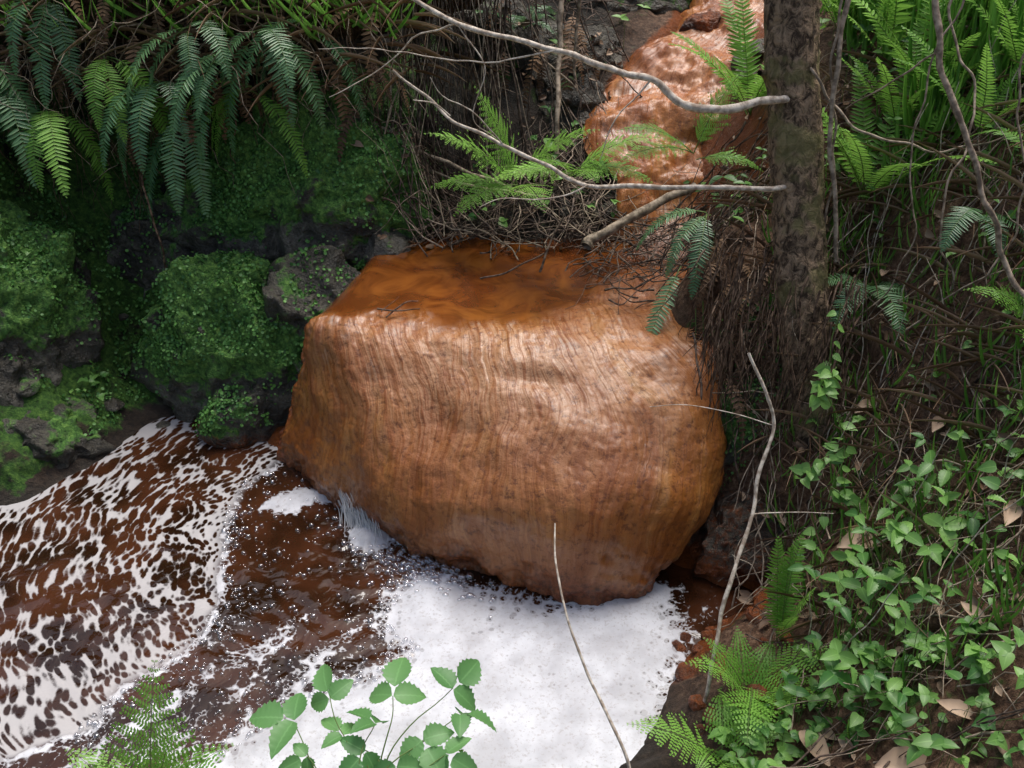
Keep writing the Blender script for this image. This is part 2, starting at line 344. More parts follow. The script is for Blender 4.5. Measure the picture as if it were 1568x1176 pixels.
# ---------------------------------------------------------------- BVH for placement
VV=[GV,BVd]+RV; FF=[GF,BFd]+RF; o_=0; FL=[]
for v_,f_ in zip(VV,FF): FL+= (f_+o_).tolist(); o_+=len(v_)
bv=BVHTree.FromPolygons(np.concatenate(VV).tolist(),FL)
def gz(x,y,z0=6.):
    h=bv.ray_cast(Vector((x,y,z0)),Vector((0,0,-1)))
    return (h[0].z,h[1]) if h[0] is not None else (0.,Vector((0,0,1)))
def stones(name,spots,moss,orange):
    V=[];F=[];k=0
    for i,(a,b_,r) in enumerate(spots):
        W_,q=rockgeo(ICO4,(a,b_,gz(a,b_)[0]+r*.15),(r*rng.uniform(.8,1.4),r*rng.uniform(.7,1.1),r*rng.uniform(.5,.8)),i+100,rng.uniform(0,3),.25,1.)
        V.append(W_);F.append(ICO4[1]+k);k+=len(W_)
    V=np.concatenate(V); mk(name,V,[np.concatenate(F)],M_ROCK,{"moss":np.clip(moss+.4*fbm(V*5,2),0,1),"orange":np.full(len(V),orange)})
stones("shore_stones",[(rng.uniform(.48,.80),rng.uniform(1.75,2.25),rng.uniform(.012,.04)) for _ in range(34)],.0,.62)
stones("bank_stones",[(rng.uniform(-2.2,-1.1),rng.uniform(3.1,3.7),rng.uniform(.015,.045)) for _ in range(14)],.2,.0)
stones("stream_stones",[(rng.uniform(.15,.42),rng.uniform(3.75,4.7),rng.uniform(.02,.06)) for _ in range(16)]+[(rng.uniform(.85,1.1),rng.uniform(4.0,4.9),rng.uniform(.02,.06)) for _ in range(14)],.15,.35)
# ---------------------------------------------------------------- pool water
wx=np.concatenate([np.linspace(-5,-2.3,60)[:-1],np.arange(-2.3,1.05,.0085)]); wy=np.concatenate([np.linspace(-1,1.3,40)[:-1],np.arange(1.3,3.62,.0085)])
WX,WY=np.meshgrid(wx,wy); wsh=WX.shape; qx=WX.ravel(); qy=WY.ravel()
def pip(poly,x,y):
    ins=np.zeros(len(x),bool); d=np.full(len(x),1e9); k=len(poly)
    for i in range(k):
        x1,y1=poly[i]; x2,y2=poly[(i+1)%k]
        c=((y1>y)!=(y2>y))&(x<(x2-x1)*(y-y1)/((y2-y1) if y2!=y1 else 1e-9)+x1); ins^=c
        t=np.clip(((x-x1)*(x2-x1)+(y-y1)*(y2-y1))/((x2-x1)**2+(y2-y1)**2+1e-12),0,1)
        d=np.minimum(d,np.hypot(x-x1-t*(x2-x1),y-y1-t*(y2-y1)))
    return np.where(ins,d,-d)
def dline(pl,x,y):
    d=np.full(len(x),1e9)
    for (x1,y1),(x2,y2) in zip(pl[:-1],pl[1:]):
        t=np.clip(((x-x1)*(x2-x1)+(y-y1)*(y2-y1))/((x2-x1)**2+(y2-y1)**2+1e-12),0,1)
        d=np.minimum(d,np.hypot(x-x1-t*(x2-x1),y-y1-t*(y2-y1)))
    return d
q3=np.stack([qx,qy,0*qx],1)
wob=.09*fbm(q3*4,4); wob2=.09*fbm(q3*4+50,4); ax=qx+wob; ay=qy+wob2
solid=[(-.41,2.25),(-.31,2.38),(-.18,2.38),(.03,2.345),(.25,2.29),(.38,2.33),(.50,2.36),(.47,2.12),(.48,1.97),(.34,1.70),(.34,1.0),(-1.1,1.0),(-1.05,1.62),(-.80,1.78),(-.62,1.93),(-.36,2.02),(-.29,2.14)]
s1=pip(solid,ax,ay)
arcp=[(-.86,3.10),(-.99,2.96),(-1.03,2.78),(-.99,2.51),(-.93,2.33),(-1.06,2.12),(-1.17,1.97),(-1.25,1.86),(-1.44,1.77)]
aps=smoothpath([(a,b,0) for a,b in arcp],40)[:,:2]
da=dline([tuple(p) for p in aps],ax,ay)
arcx=np.interp(ay,[1.2,1.77,1.86,1.97,2.12,2.33,2.51,2.78,2.96,3.10,3.6],[-2.6,-1.44,-1.25,-1.17,-1.06,-.93,-.99,-1.03,-.99,-.86,-.80])
left=sstep(.03,-.03,ax-arcx)
darkp=[tuple(p) for p in aps]+[(-1.2,1.5),(-.80,1.74),(-.62,1.93),(-.36,2.02),(-.29,2.14),(-.41,2.25),(-.30,2.5),(-.5,2.9),(-.8,3.2)]
rr=np.hypot(qx+.45,qy-2.65)
foamL=.045+.09*fbm(q3*2.0+7,4)+.06*sstep(2.4,1.9,qy)+.12*np.exp(-(da/.08)**2)
streak=np.clip(fbm(np.stack([(qx+qy)*3.2,(qx-qy)*9,0*qx],1)+4,3)+.15,0,1)
foamR=.12+.18*sstep(2.45,2.05,qy)+.42*streak*sstep(2.55,2.2,qy)
foamR=np.maximum(foamR,sstep(-.20,.10,s1)*(.88+.46*fbm(q3*3.2+2,4)-.24*np.exp(-(np.hypot(qx+.12,qy-2.24)/.13)**2)))
foamR=np.maximum(foamR,.60*np.exp(-(da/.045)**2))
pat=pip([(-.90,2.80),(-.81,2.89),(-.72,2.87),(-.70,2.82),(-.80,2.79)],ax,ay); foamR=np.maximum(foamR,.88*sstep(-.07,.02,pat))
ds=np.hypot(qx+.49,qy-2.64); foamR=np.maximum(foamR,1.0*np.exp(-(ds/.10)**2))
zb=H0(qx,qy); foamL=np.maximum(foamL,.22*sstep(-.06,.0,zb)*sstep(-.8,-1.0,qx)*sstep(2.6,2.8,qy))
foam=foamL*left+foamR*(1-left)
ang=np.arctan2(qy-2.65,-(qx+.45))
ripple=(.0022*np.sin(rr*58+9*fbm(q3*3,3))*np.exp(-rr*1.1)+.004*fbm(q3*9,3)+.020*np.exp(-(ds/.12)**2)*fbm(q3*40,3)+.004*fbm(q3*26+3,3)*np.exp(-rr*1.7))
foamz=.010*sstep(.6,1,foam)*(1+fbm(q3*7,3))*(1-left)+.02*np.exp(-(ds/.06)**2)
WZ=ripple*(1-.6*sstep(.6,1,foam))+foamz
t=NT("pool_water"); fo=t.attr("foam")
cmb=t.n("CombineXYZ",X=t.attr("fu"),Y=t.attr("fv"),Z=0.).outputs[0]
o=t.obj(); nz=t.n("TexNoise",Scale=6.,Detail=1.,Vector=o).outputs["Color"]
def addv(a,b,k):
    vm=t.n("VectorMath",{"operation":"SCALE"}); t.set(vm.inputs[0],b); vm.inputs["Scale"].default_value=k
    va=t.n("VectorMath",{"operation":"ADD"}); t.set(va.inputs[0],a); t.set(va.inputs[1],vm.outputs[0]); return va.outputs[0]
vecA=t.mapping(addv(cmb,nz,.08),(30,56,1)); vecB=addv(o,nz,.05)
vA=t.n("TexVoronoi",{"feature":"SMOOTH_F1"},Vector=vecA,Scale=1.,Smoothness=.15).outputs["Distance"]
vB=t.n("TexVoronoi",{"feature":"F1"},Vector=vecB,Scale=36.).outputs["Distance"]
vC=t.n("TexVoronoi",{"feature":"F1"},Vector=vecB,Scale=95.).outputs["Distance"]
brk=t.noise(7,o,4,.6); nfine=t.noise(90,o,3,.75); nfoam=t.noise(5,o,4,.6)
la=t.math('ADD',t.math('MULTIPLY',fo,1.6),t.math('SUBTRACT',vA,.675))
la=t.math('ADD',la,t.math('MULTIPLY',t.math('SUBTRACT',brk,.5),.85)); la=t.math('ADD',la,t.math('MULTIPLY',t.math('SUBTRACT',nfine,.5),.28))
lace=t.rng(la,-.06,.20)
dn=t.math('MULTIPLY',t.math('SUBTRACT',nfine,.5),.35)
dots=t.rng(t.math('ADD',t.math('ADD',t.math('SUBTRACT',t.math('MULTIPLY',fo,1.25),1.02),t.math('MULTIPLY',vB,.75)),dn),-.07,.12)
dots2=t.rng(t.math('ADD',t.math('SUBTRACT',t.math('MULTIPLY',fo,1.2),1.0),t.math('MULTIPLY',vC,.75)),-.05,.08)
lw=t.attr("lacew")
f=t.mix(lw,t.math('MAXIMUM',dots,t.math('MULTIPLY',dots2,.65)),t.math('MULTIPLY',lace,.84))
fcol=t.mix(t.rng(nfoam,.35,.65),(.48,.48,.51),(.70,.71,.75)); fcol=t.mix(t.rng(nfine,.52,.68,0,.5),fcol,(.34,.30,.29))
fcol=t.mix(lw,fcol,(.52,.50,.50))
wc=t.mix(t.rng(t.noise(4,o,2),.35,.65),(.018,.007,.003),(.062,.021,.009))
col=t.mix(f,wc,fcol)
nm=t.bump(t.noise(18,vecB,2,.5,1.0),.22,.012)
t.pbr(col,t.mix(f,(.07,)*3,(.55,)*3),nm,.5); M_POOL=t.m
mk("pool_water",np.stack([qx,qy,WZ],1),[gridfaces(*wsh)],M_POOL,{"foam":foam,"fu":ang*.8,"fv":rr,"lacew":left})
# bubbles
t=NT("bubble"); g=t.n("BsdfGlossy",Color=(.95,.95,1),Roughness=.08); tr=t.n("BsdfTransparent"); lwn=t.n("LayerWeight",Blend=.4)
mx=t.n("MixShader",i0=t.math('ADD',t.math('MULTIPLY',lwn.outputs["Facing"],.8),.12),i1=tr.outputs[0],i2=g.outputs[0]); t.t.links.new(mx.outputs[0],t.o.inputs[0]); M_BUB=t.m
hem=[];nr=4;ns=10
for i in range(nr):
    for j in range(ns): a=i/nr*math.pi/2; hem.append((math.cos(a)*math.cos(j*2*math.pi/ns),math.cos(a)*math.sin(j*2*math.pi/ns),math.sin(a)*.9))
hem.append((0,0,.9)); hem=np.array(hem)
hf=[(i*ns+j,i*ns+(j+1)%ns,(i+1)*ns+(j+1)%ns,(i+1)*ns+j) for i in range(nr-1) for j in range(ns)]; ht=[((nr-1)*ns+j,(nr-1)*ns+(j+1)%ns,nr*ns) for j in range(ns)]
def spheres(name,cs,mat):
    V=[];Q=[];T=[];k=0
    for (bx,by,bz,r) in cs:
        V.append(hem*r+np.array([bx,by,bz])); Q.append(np.array(hf)+k); T.append(np.array(ht)+k); k+=len(hem)
    return mk(name,np.concatenate(V),[np.concatenate(Q),np.concatenate(T)],mat)
bxs=rng.uniform(-1.25,.15,9000); bys=rng.uniform(1.75,2.98,9000); pp_=pip(darkp,bxs,bys); keep=(pp_>0)&(rng.random(9000)<(.10+.9*np.exp(-pp_/.06)))
cs=[(a,b_,.001,.003+.0085*rng.random()**2.5) for a,b_ in zip(bxs[keep],bys[keep])][:1300]
for i in range(300):
    a=rng.normal(0,1); cs.append((-.32+.11*a+rng.normal(0,.05),2.48-.06*a+rng.normal(0,.05),.002,rng.uniform(.004,.015)))
spheres("foam_bubbles",cs,M_BUB)
t=NT("white_water"); b_1=t.n("BsdfPrincipled"); t.set(b_1.inputs["Base Color"],(.85,.85,.85)); t.set(b_1.inputs["Roughness"],.4); tr=t.n("BsdfTransparent")
mx=t.n("MixShader",i0=.36,i1=tr.outputs[0],i2=b_1.outputs[0]); t.t.links.new(mx.outputs[0],t.o.inputs[0]); M_WW=t.m

# ---------------------------------------------------------------- leaf templates
def tpl(ws,fold=.12,droop=.2,curl=0.):
    n=len(ws); V=[];E=[];F=[]
    for y_,w in ws:
        zc=-droop*y_*y_+curl*math.sin(y_*6)
        V+=[(-w*.5,y_,zc+fold*w),(0,y_,zc),(w*.5,y_,zc+fold*w)]; E+=[1,0,1]
    for i in range(n-1):
        a=i*3; F+=[(a,a+1,a+4,a+3),(a+1,a+2,a+5,a+4)]
    return np.array(V,float),np.array(F),np.array(E,float)
T_PIN=tpl([(0,.75),(.3,1),(.7,.7),(1,.05)],.08,.12)
T_PINT=tpl([(0,.8),(.5,.85),(1,.1)],.05,.1)
T_OV=tpl([(0,.06),(.08,.5),(.25,.95),(.45,1),(.65,.8),(.85,.4),(1,.02)],.15,.25)
T_HEART=tpl([(-.08,.45),(0,.8),(.15,1),(.4,.92),(.65,.62),(.85,.28),(1,.02)],.12,.25)
ser=[]
for i in range(15):
    y_=i/14; w=math.sin(math.pi*min(1,y_**.72))**.8*(1.0 if i%2 else .84) if 0<y_<1 else .03
    ser.append((y_,w))
T_SER=tpl(ser,.16,.3)
T_SER[0][:,2]+=np.array([.035*((i//3)%2) for i in range(len(T_SER[0]))])
T_GR=tpl([(0,.7),(.2,1),(.4,.95),(.6,.8),(.8,.5),(1,.03)],.1,.45)
T_DEAD=tpl([(0,.06),(.12,.5),(.3,.95),(.5,1),(.7,.75),(.88,.35),(1,.02)],.28,-.15,.05)
hx=[(0,0,0)]+[(.5*math.cos(a*math.pi/3),.5*math.sin(a*math.pi/3),.13) for a in range(6)]
T_HEX=(np.array(hx),np.array([(0,1,2,3),(0,3,4,5),(0,5,6,1)]),np.array([.4]+[1.]*6))
class Bag:
    def __init__(s): s.d={}
    def add(s,tp,o,f,u,L,W,var=None):
        s.d.setdefault(id(tp),(tp,[]))[1].append((*o,*f,*u,L,W,random.random() if var is None else var))
    def bake(s,name,mat,parent=None):
        V=[];F=[];E=[];R=[];k=0
        for tp,l in s.d.values():
            a=np.array(l,float); tv,tf,te=tp
            f=a[:,3:6]; f/=np.linalg.norm(f,axis=1)[:,None]+1e-9; u=a[:,6:9]; sd=np.cross(f,u); sd/=np.linalg.norm(sd,axis=1)[:,None]+1e-9; u=np.cross(sd,f)
            L=a[:,9,None,None];W_=a[:,10,None,None]
            v=a[:,None,0:3]+tv[None,:,0,None]*W_*sd[:,None]+tv[None,:,1,None]*L*f[:,None]+tv[None,:,2,None]*(L*.5+W_*.5)*u[:,None]
            V.append(v.reshape(-1,3)); nn=len(tv); F.append((tf[None]+ (np.arange(len(a))*nn)[:,None,None]+k).reshape(-1,tf.shape[1])); k+=nn*len(a)
            E.append(np.tile(te,len(a))); R.append(np.repeat(a[:,11],nn))
        return mk(name,np.concatenate(V),F,mat,{"edge":np.concatenate(E),"var":np.clip(np.concatenate(R),0,1)},parent=parent)
class Tubes:
    def __init__(s): s.V=[];s.F=[];s.k=0
    def add(s,path,r0,r1,sides=5,wob=0.,n=None,knob=0.):
        P=np.asarray(path,float)
        if n: P=smoothpath(P,n)
        if wob:
            sd=rng.uniform(0,200); 
            L=np.concatenate([[0],np.cumsum(np.linalg.norm(np.diff(P,axis=0),axis=1))])
            q=np.stack([L*9+sd,L*0+sd,L*0],1); P=P+wob*np.stack([pn(q),pn(q+31),pn(q+67)],1)
        m=len(P); t=np.gradient(P,axis=0); t/=np.linalg.norm(t,axis=1)[:,None]+1e-9
        ref=np.array([.13,.31,.94]) if abs(t[:,2]).mean()<.8 else np.array([1.,.1,0])
        a=np.cross(t,ref); a/=np.linalg.norm(a,axis=1)[:,None]+1e-9; b=np.cross(t,a)
        r=np.linspace(r0,r1,m)
        if knob: r=r*(1+knob*rng.uniform(-1,1,m))
        th=np.arange(sides)*2*math.pi/sides
        V=P[:,None]+r[:,None,None]*(np.cos(th)[None,:,None]*a[:,None]+np.sin(th)[None,:,None]*b[:,None])
        i=np.arange(m*sides).reshape(m,sides); j=np.roll(i,-1,1)
        s.F.append(np.stack([i[:-1],j[:-1],j[1:],i[1:]],-1).reshape(-1,4)+s.k); s.V.append(V.reshape(-1,3)); s.k+=m*sides
        return P
    def bake(s,name,mat,parent=None):
        V=np.concatenate(s.V); return mk(name,V,[np.concatenate(s.F)],mat,{"edge":np.ones(len(V)),"var":np.full(len(V),.5)},parent=parent)
def cm(s_): return [tuple(float(a)/100 for a in w.split(',')) for w in s_.split()]
def vn(v): v=np.asarray(v,float); return v/(np.linalg.norm(v)+1e-9)
s=Tubes()
for i in range(200):
    u_=rng.random(); x0=-.63+.14*u_+rng.normal(0,.012); y0=2.795-.115*u_; z0=rng.uniform(.01,.11)
    s.add([(x0,y0,z0),(x0+.02,y0-.035,z0*.75),(x0+.04+rng.normal(0,.016),y0-.075+rng.normal(0,.014),-.005)],.001,.0026,4,0,6)
s.bake("water_splash",M_WW)
def frond(bag,st,o,d,L,droop=.6,wid=.16,style='b',n=None,twist=0.,var=None,tmin=.12):
    n=n or (34 if style=='b' else 19)
    p=np.array(o,float); d=vn(d); step=L/n; path=[p.copy()]; dirs=[d.copy()]
    for i in range(n):
        d=vn(d+np.array([0,0,-1])*droop/n*(1+.8*i/n)+rng.normal(0,.012,3)); p=p+d*step; path.append(p.copy()); dirs.append(d.copy())
    st.add(path,.0022*(L/.35)**.5,.0006,4)
    v0=random.random() if var is None else var
    s0=np.cross(dirs[0],(0,0,1)); 
    if np.linalg.norm(s0)<.15: s0=np.cross(dirs[-1],(0,0,1))
    s0=vn(s0+twist*np.array([0,0,1.]))
    for i in range(1,n+1):
        t=i/n
        if t<tmin: continue
        d=dirs[i]; s=vn(s0-d*np.dot(s0,d)); u=np.cross(s,d); 
        if style=='b':
            prof=min(1,(t-tmin+.06)/.3)**.8*(1-t)**.55*1.15
            prof=max(.06,min(1,prof*1.25))
            for sg in (-1,1):
                if rng.random()<.03: continue
                f=vn(s*sg+d*(.25+.35*t)+u*(.12-.1)+rng.normal(0,.06,3))
                bag.add(T_PIN,path[i],f,u+rng.normal(0,.16,3),L*wid*prof*random.uniform(.82,1.1),step*.74,np.clip(v0+rng.normal(0,.13),0,1))
        else:
            prof=max(.05,min(1,(1-t)**.85*1.25)*min(1,.55+(t-tmin)*2.2))
            PL=L*wid*1.9*prof
            for sg in (-1,1):
                f=vn(s*sg+d*.40+u*rng.normal(0,.08)+rng.normal(0,.05,3)); k=max(3,int(PL/(.0085))); k=min(k,12)
                pp=path[i]; side2=vn(np.cross(f,u))
                for j in range(k):
                    tj=(j+.6)/k; pos=pp+f*PL*tj-u*PL*.16*tj*tj; ll=min(step*.62,PL*.30)*(1-tj)**.7+.002
                    for s2 in (-1,1):
                        bag.add(T_PINT,pos,vn(side2*s2+f*.5),u+rng.normal(0,.12,3),ll,PL/k*.82,np.clip(v0+rng.normal(0,.09),0,1))
                bag.add(T_PINT,pp+f*PL*.93,f,u,PL*.1,PL*.07,v0)
def fern(name,o,fr,mat=None,style='b',wid=.16):
    e=bpy.data.objects.new(name,None); COL.objects.link(e)
    b=Bag(); s=Tubes()
    for (d,L,dr) in fr: frond(b,s,np.array(o)+rng.normal(0,.008,3),d,L,dr,wid,style)
    b.bake("fronds",mat or M_FERN,e); s.bake("stalks",M_STEM,e); return e
def radial(n,L,el=.9,dr=1.,az0=0,az1=6.28,jl=.25):
    r=[]
    for i in range(n):
        a=az0+(az1-az0)*(i+random.random()*.6)/n
        e=el*random.uniform(.8,1.15); r.append(((math.cos(a)*math.cos(e),math.sin(a)*math.cos(e),math.sin(e)),L*random.uniform(1-jl,1+jl),dr*random.uniform(.6,1.5)))
    return r
def G3(x,y,dz=0.): return (x,y,gz(x,y)[0]+dz)
# bright ferns
fern("fern",G3(.66,1.84,.0),radial(8,.27,1.0,.9,jl=.35),M_FERN,'bi',.17)
fern("fern",G3(.54,1.66,.0),radial(5,.20,.9,1.0,jl=.35),M_FERN,'bi',.17)
fern("fern",(.76,1.97,.22),[((.05,.1,1),.36,.2),((-.10,.1,1),.34,.3),((.15,0,1),.24,.5),((-.02,-.2,1),.2,.5),((.0,.2,1),.3,.2)],M_FERN,'b',.14)
fern("fern",(.84,1.80,.22),[((.0,.1,1),.18,.4),((.1,.1,1),.15,.4)],M_FERN,'b',.13)
fern("fern",(-.93,1.50,.04),[((.0,.35,1),.46,.5),((-.45,.3,.8),.32,.9),((.45,.3,.8),.34,.9),((.2,.2,1),.34,.7)],M_FERN,'bi',.19)
fern("fern",(-.12,1.40,.06),[((.0,.3,1),.30,.4),((.25,.25,1),.26,.5),((-.25,.3,1),.24,.5)],M_FERN,'b',.14)
fern("fern",(.02,3.66,.86),[((-.6,-.1,.9),.44,.8),((-.25,.1,1),.42,.6),((.45,.0,.7),.40,.8),((-.6,-.5,.3),.32,.8),((.2,-.6,.4),.32,.8),((-.8,.0,.4),.36,.8)],M_FERN,'bi',.19)
fern("fern",(.22,3.50,.98),[((-.6,-.2,.35),.32,.7),((.6,0,.7),.36,.8),((.1,-.5,.4),.30,.7),((-.3,-.4,.6),.3,.8),((.8,-.2,.4),.32,.8)],M_FERN,'bi',.19)
fern("fern",(.62,3.35,1.12),[((-.6,-.2,.35),.30,.8),((.3,.1,.9),.32,.7),((.6,-.2,.3),.24,.8),((-.7,-.1,.7),.3,.8)],M_FERN,'bi',.18)
fern("fern",(.92,3.85,1.08),radial(10,.44,1.2,.5),M_FERN,'b',.12)
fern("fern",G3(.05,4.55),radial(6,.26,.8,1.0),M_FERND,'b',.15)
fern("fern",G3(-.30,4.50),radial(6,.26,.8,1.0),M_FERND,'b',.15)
for (a,b_,L,k) in [(1.14,3.05,.44,10),(1.34,3.25,.46,9),(1.28,3.5,.5,9),(1.55,3.4,.45,9),(1.7,3.65,.5,9),(1.5,3.85,.5,8),(1.18,3.75,.5,8),(1.55,3.05,.38,8),(1.4,2.95,.36,7),(1.75,3.3,.45,8),(1.25,3.2,.40,7)]:
    fern("fern",G3(a,b_),radial(k,L,1.15,.6),M_FERN,'b',.105)
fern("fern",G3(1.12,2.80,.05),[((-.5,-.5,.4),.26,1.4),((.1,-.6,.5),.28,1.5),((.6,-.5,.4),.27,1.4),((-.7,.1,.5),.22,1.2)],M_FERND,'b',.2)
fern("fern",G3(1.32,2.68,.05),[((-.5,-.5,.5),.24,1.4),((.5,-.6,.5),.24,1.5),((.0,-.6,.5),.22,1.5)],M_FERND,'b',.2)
fern("fern",G3(1.40,2.35,.03),radial(5,.2,.8,1.),M_FERN,'bi',.17)
fern("fern",G3(1.48,2.62,.03),radial(6,.26,.9,1.),M_FERN,'b',.14)
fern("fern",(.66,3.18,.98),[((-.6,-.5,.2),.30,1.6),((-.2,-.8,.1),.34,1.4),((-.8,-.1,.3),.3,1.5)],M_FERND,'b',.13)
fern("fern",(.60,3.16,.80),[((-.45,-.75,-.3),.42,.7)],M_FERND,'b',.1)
fern("fern",(.63,2.98,.76),[((.0,-.5,-.9),.34,.5),((.1,-.4,-1),.42,.5)],M_DEADF,'b',.08)
# hanging ferns on the left overhang
hp=[(-2.25,3.80,1.42),(-2.05,3.80,1.32),(-1.92,3.82,1.20),(-1.68,3.88,1.52),(-1.50,3.80,1.32),(-1.32,3.80,1.22),(-1.18,3.84,1.42),(-1.05,3.80,1.32),(-.92,3.82,1.40),(-.76,3.88,1.42),(-1.24,3.78,1.10),(-2.30,3.66,1.22),(-1.75,3.78,1.12),(-.98,3.80,1.2)]
for (a,yy,zz) in hp:
    fr=[]
    for k in range(random.randint(3,5)):
        az=rng.uniform(-2.75,-.4); fr.append(((math.cos(az)*.9,math.sin(az)*.6,rng.uniform(-.3,.6)),rng.uniform(.28,.50),rng.uniform(1.6,2.8)))
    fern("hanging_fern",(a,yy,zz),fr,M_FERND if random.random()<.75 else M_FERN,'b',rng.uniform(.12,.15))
b=Bag();s=Tubes()
for i in range(170):
    a=rng.uniform(-2.4,.35); zz=rng.uniform(1.1,1.6); yy=3.9+rng.uniform(-.06,.15)+(.5 if a>-.5 else 0)
    if a>-.5: zz=gz(a,yy)[0]+.12
    frond(b,s,(a,yy,zz),(rng.normal(0,.5),-.4,rng.uniform(-.8,.3)),rng.uniform(.16,.36),2.2,.11,'b',n=20)
for i in range(60):
    a=rng.uniform(.68,1.05); yy=rng.uniform(2.75,3.1); zz=gz(a,yy)[0]
    frond(b,s,(a,yy,zz+.02),(rng.normal(-.3,.5),-.6,rng.uniform(-.8,.3)),rng.uniform(.12,.28),2.0,.11,'b',n=16)
e=bpy.data.objects.new("dead_fern_thatch",None); COL.objects.link(e); b.bake("fronds",M_DEADF,e); s.bake("stalks",M_ROOT,e)
# roots
s=Tubes()
for i in range(340):
    a=rng.uniform(-2.4,-.1); zz=rng.uniform(1.0,1.6); yy=3.88+rng.uniform(-.05,.25)+(.35 if a>-.5 else 0); L=rng.uniform(.2,.75)
    dx=rng.normal(0,.12); s.add([(a,yy,zz),(a+dx*.3,yy-.04,zz-L*.35),(a+dx,yy-.03+rng.normal(0,.03),zz-L)],rng.uniform(.0012,.004),.0008,4,.03,12)
s.bake("hanging_roots",M_ROOT)
s=Tubes()
for i in range(60):
    a=rng.uniform(-2.3,-.2); zz=rng.uniform(1.3,1.65); yy=3.82+rng.uniform(-.1,.1)+(.35 if a>-.5 else 0); L=rng.uniform(.25,.7)
    dx=rng.normal(0,.3); s.add([(a,yy,zz),(a+dx*.4,yy-.08,zz-L*.25),(a+dx,yy-.06,zz-L*.8)],rng.uniform(.0012,.003),.0008,4,.05,16)
s.bake("dry_stems",M_TWIGM)
s=Tubes()
for i in range(300):
    a=rng.uniform(.62,1.05); yy=rng.uniform(2.72,3.12)-(a-.65)*.5; zz=rng.uniform(.6,1.05); L=rng.uniform(.15,.5)
    dx=rng.normal(0,.06); s.add([(a,yy,zz),(a+dx*.3-.02,yy-.06,zz-L*.35),(a+dx-.03,yy-.08+rng.normal(0,.03),zz-L)],rng.uniform(.0012,.0045),.0008,4,.02,10)
s.bake("bank_roots",M_ROOT)
# twig debris
def twigs(name,nb,xr,yr,Lr,mat,rr_=(.0012,.004),dz=.03,lay=.0):
    s=Tubes()
    for i in range(nb):
        a=rng.uniform(*xr); yy=rng.uniform(*yr); L=rng.uniform(*Lr); az=rng.uniform(0,6.28); c=np.array([math.cos(az),math.sin(az)])*L/2
        p0=(a-c[0],yy-c[1]);p1=(a+c[0],yy+c[1]); z0=gz(*p0)[0];z1=gz(*p1)[0]; zm=max(gz(a,yy)[0],(z0+z1)/2)
        j=rng.uniform(0,dz)
        s.add([(*p0,z0+j+.004),(a+rng.normal(0,.02),yy+rng.normal(0,.02),zm+j+.01),(*p1,z1+rng.uniform(0,dz*1.5)+.004)],rng.uniform(*rr_),.001,5,.025,9)
    return s.bake(name,mat)
twigs("twig_debris",460,(-.45,.55),(3.64,4.10),(.08,.36),M_TWIGD,(.0015,.006),.08)
twigs("twig_debris",150,(-.45,.6),(3.62,4.12),(.10,.40),M_TWIGM,(.0012,.004),.10)
twigs("twig_debris",170,(.3,.85),(3.15,3.75),(.1,.4),M_TWIGD,(.0015,.005),.08)
twigs("twig_litter",380,(.75,1.9),(1.4,3.6),(.06,.35),M_TWIGD,(.001,.004),.04)
twigs("twig_litter",380,(.75,1.9),(1.4,3.6),(.06,.40),M_TWIGM,(.001,.0035),.07)
twigs("twig_debris",150,(-.6,.5),(4.2,5.0),(.15,.5),M_TWIGD,(.0015,.004),.14)
# branches crossing
s=Tubes()
s.add(cm("-60,335,182 -30,320,168 -17,315,162 13,305,157 30,300,153 41,295,151 50,292,145 62,290,145 86,297,146"),.006,.013,8,.012,60,.12)
s.add(cm("-36,310,149 -27,310,142 -17,305,135 -3,300,130 11,295,125 23,290,121 52,285,122 73,285,122 90,290,121"),.004,.0085,8,.010,60,.12)
s.add(cm("-19,305,137 -24,305,141 -30,305,142"),.003,.0018,5,.004,10)
s.add(cm("-3,300,130 -8,298,138 -20,296,146 -24,296,152"),.0028,.001,5,.01,14)
s.add(cm("23,290,121 12,288,117 -2,286,118 -10,284,116"),.0028,.001,5,.01,14)
s.add(cm("41,295,151 30,290,140 26,288,130"),.003,.001,5,.01,14)
s.add(cm("-17,315,162 -30,325,155 -39,330,146 -52,330,138 -60,330,134"),.0035,.001,5,.01,20)
s.add(cm("13,305,157 -10,310,152 -40,322,152 -62,330,150"),.003,.001,5,.01,20)
s.add(cm("-17,315,162 -8,312,150 -12,310,135 -5,310,128"),.0025,.001,5,.01,20)
s.bake("bare_branch",M_TWIG)
s=Tubes()
s.add(cm("-62,400,102 -59,400,100 -48,395,96 -33,390,89 -6,375,84 10,370,80"),.010,.006,7,.01,30)
s.add(cm("-55,400,93 -40,392,86 -15,380,80 5,375,80"),.006,.004,7,.01,30)
s.add(cm("28,347,70 32,350,73 59,360,84 70,364,88"),.022,.016,8,.012,20,.12)
s.add(cm("20,425,150 19,412,125 18,395,104 18,390,90"),.012,.009,7,.008,20)
s.add(cm("-24,415,150 0,418,130 27,420,106"),.005,.004,6,.01,20)
s.add(cm("28,430,150 26,425,120 27,420,105"),.008,.006,6,.01,20)
s.bake("fallen_branch",M_TWIGM)
s=Tubes()
s.add(cm("100,268,200 104,260,183 106,255,172 111,250,160 117,245,147 123,240,135 128,238,123 134,230,115"),.009,.007,7,.014,50,.12)
s.add(cm("95,303,200 95,300,173 94,295,158 94,290,138 97,285,120 100,280,100"),.008,.007,7,.01,50,.1)
s.add(cm("96,300,190 92,296,160 97,291,130 96,286,105"),.004,.004,6,.015,50)
s.add(cm("125,300,200 122,290,170 128,275,150 120,262,125 126,255,105"),.004,.003,6,.02,50)
s.add(cm("84,300,158 100,290,140 125,285,134 150,285,140"),.005,.003,6,.02,40)
s.add(cm("132,262,190 128,255,165 133,245,140 128,240,118"),.003,.003,5,.02,40)
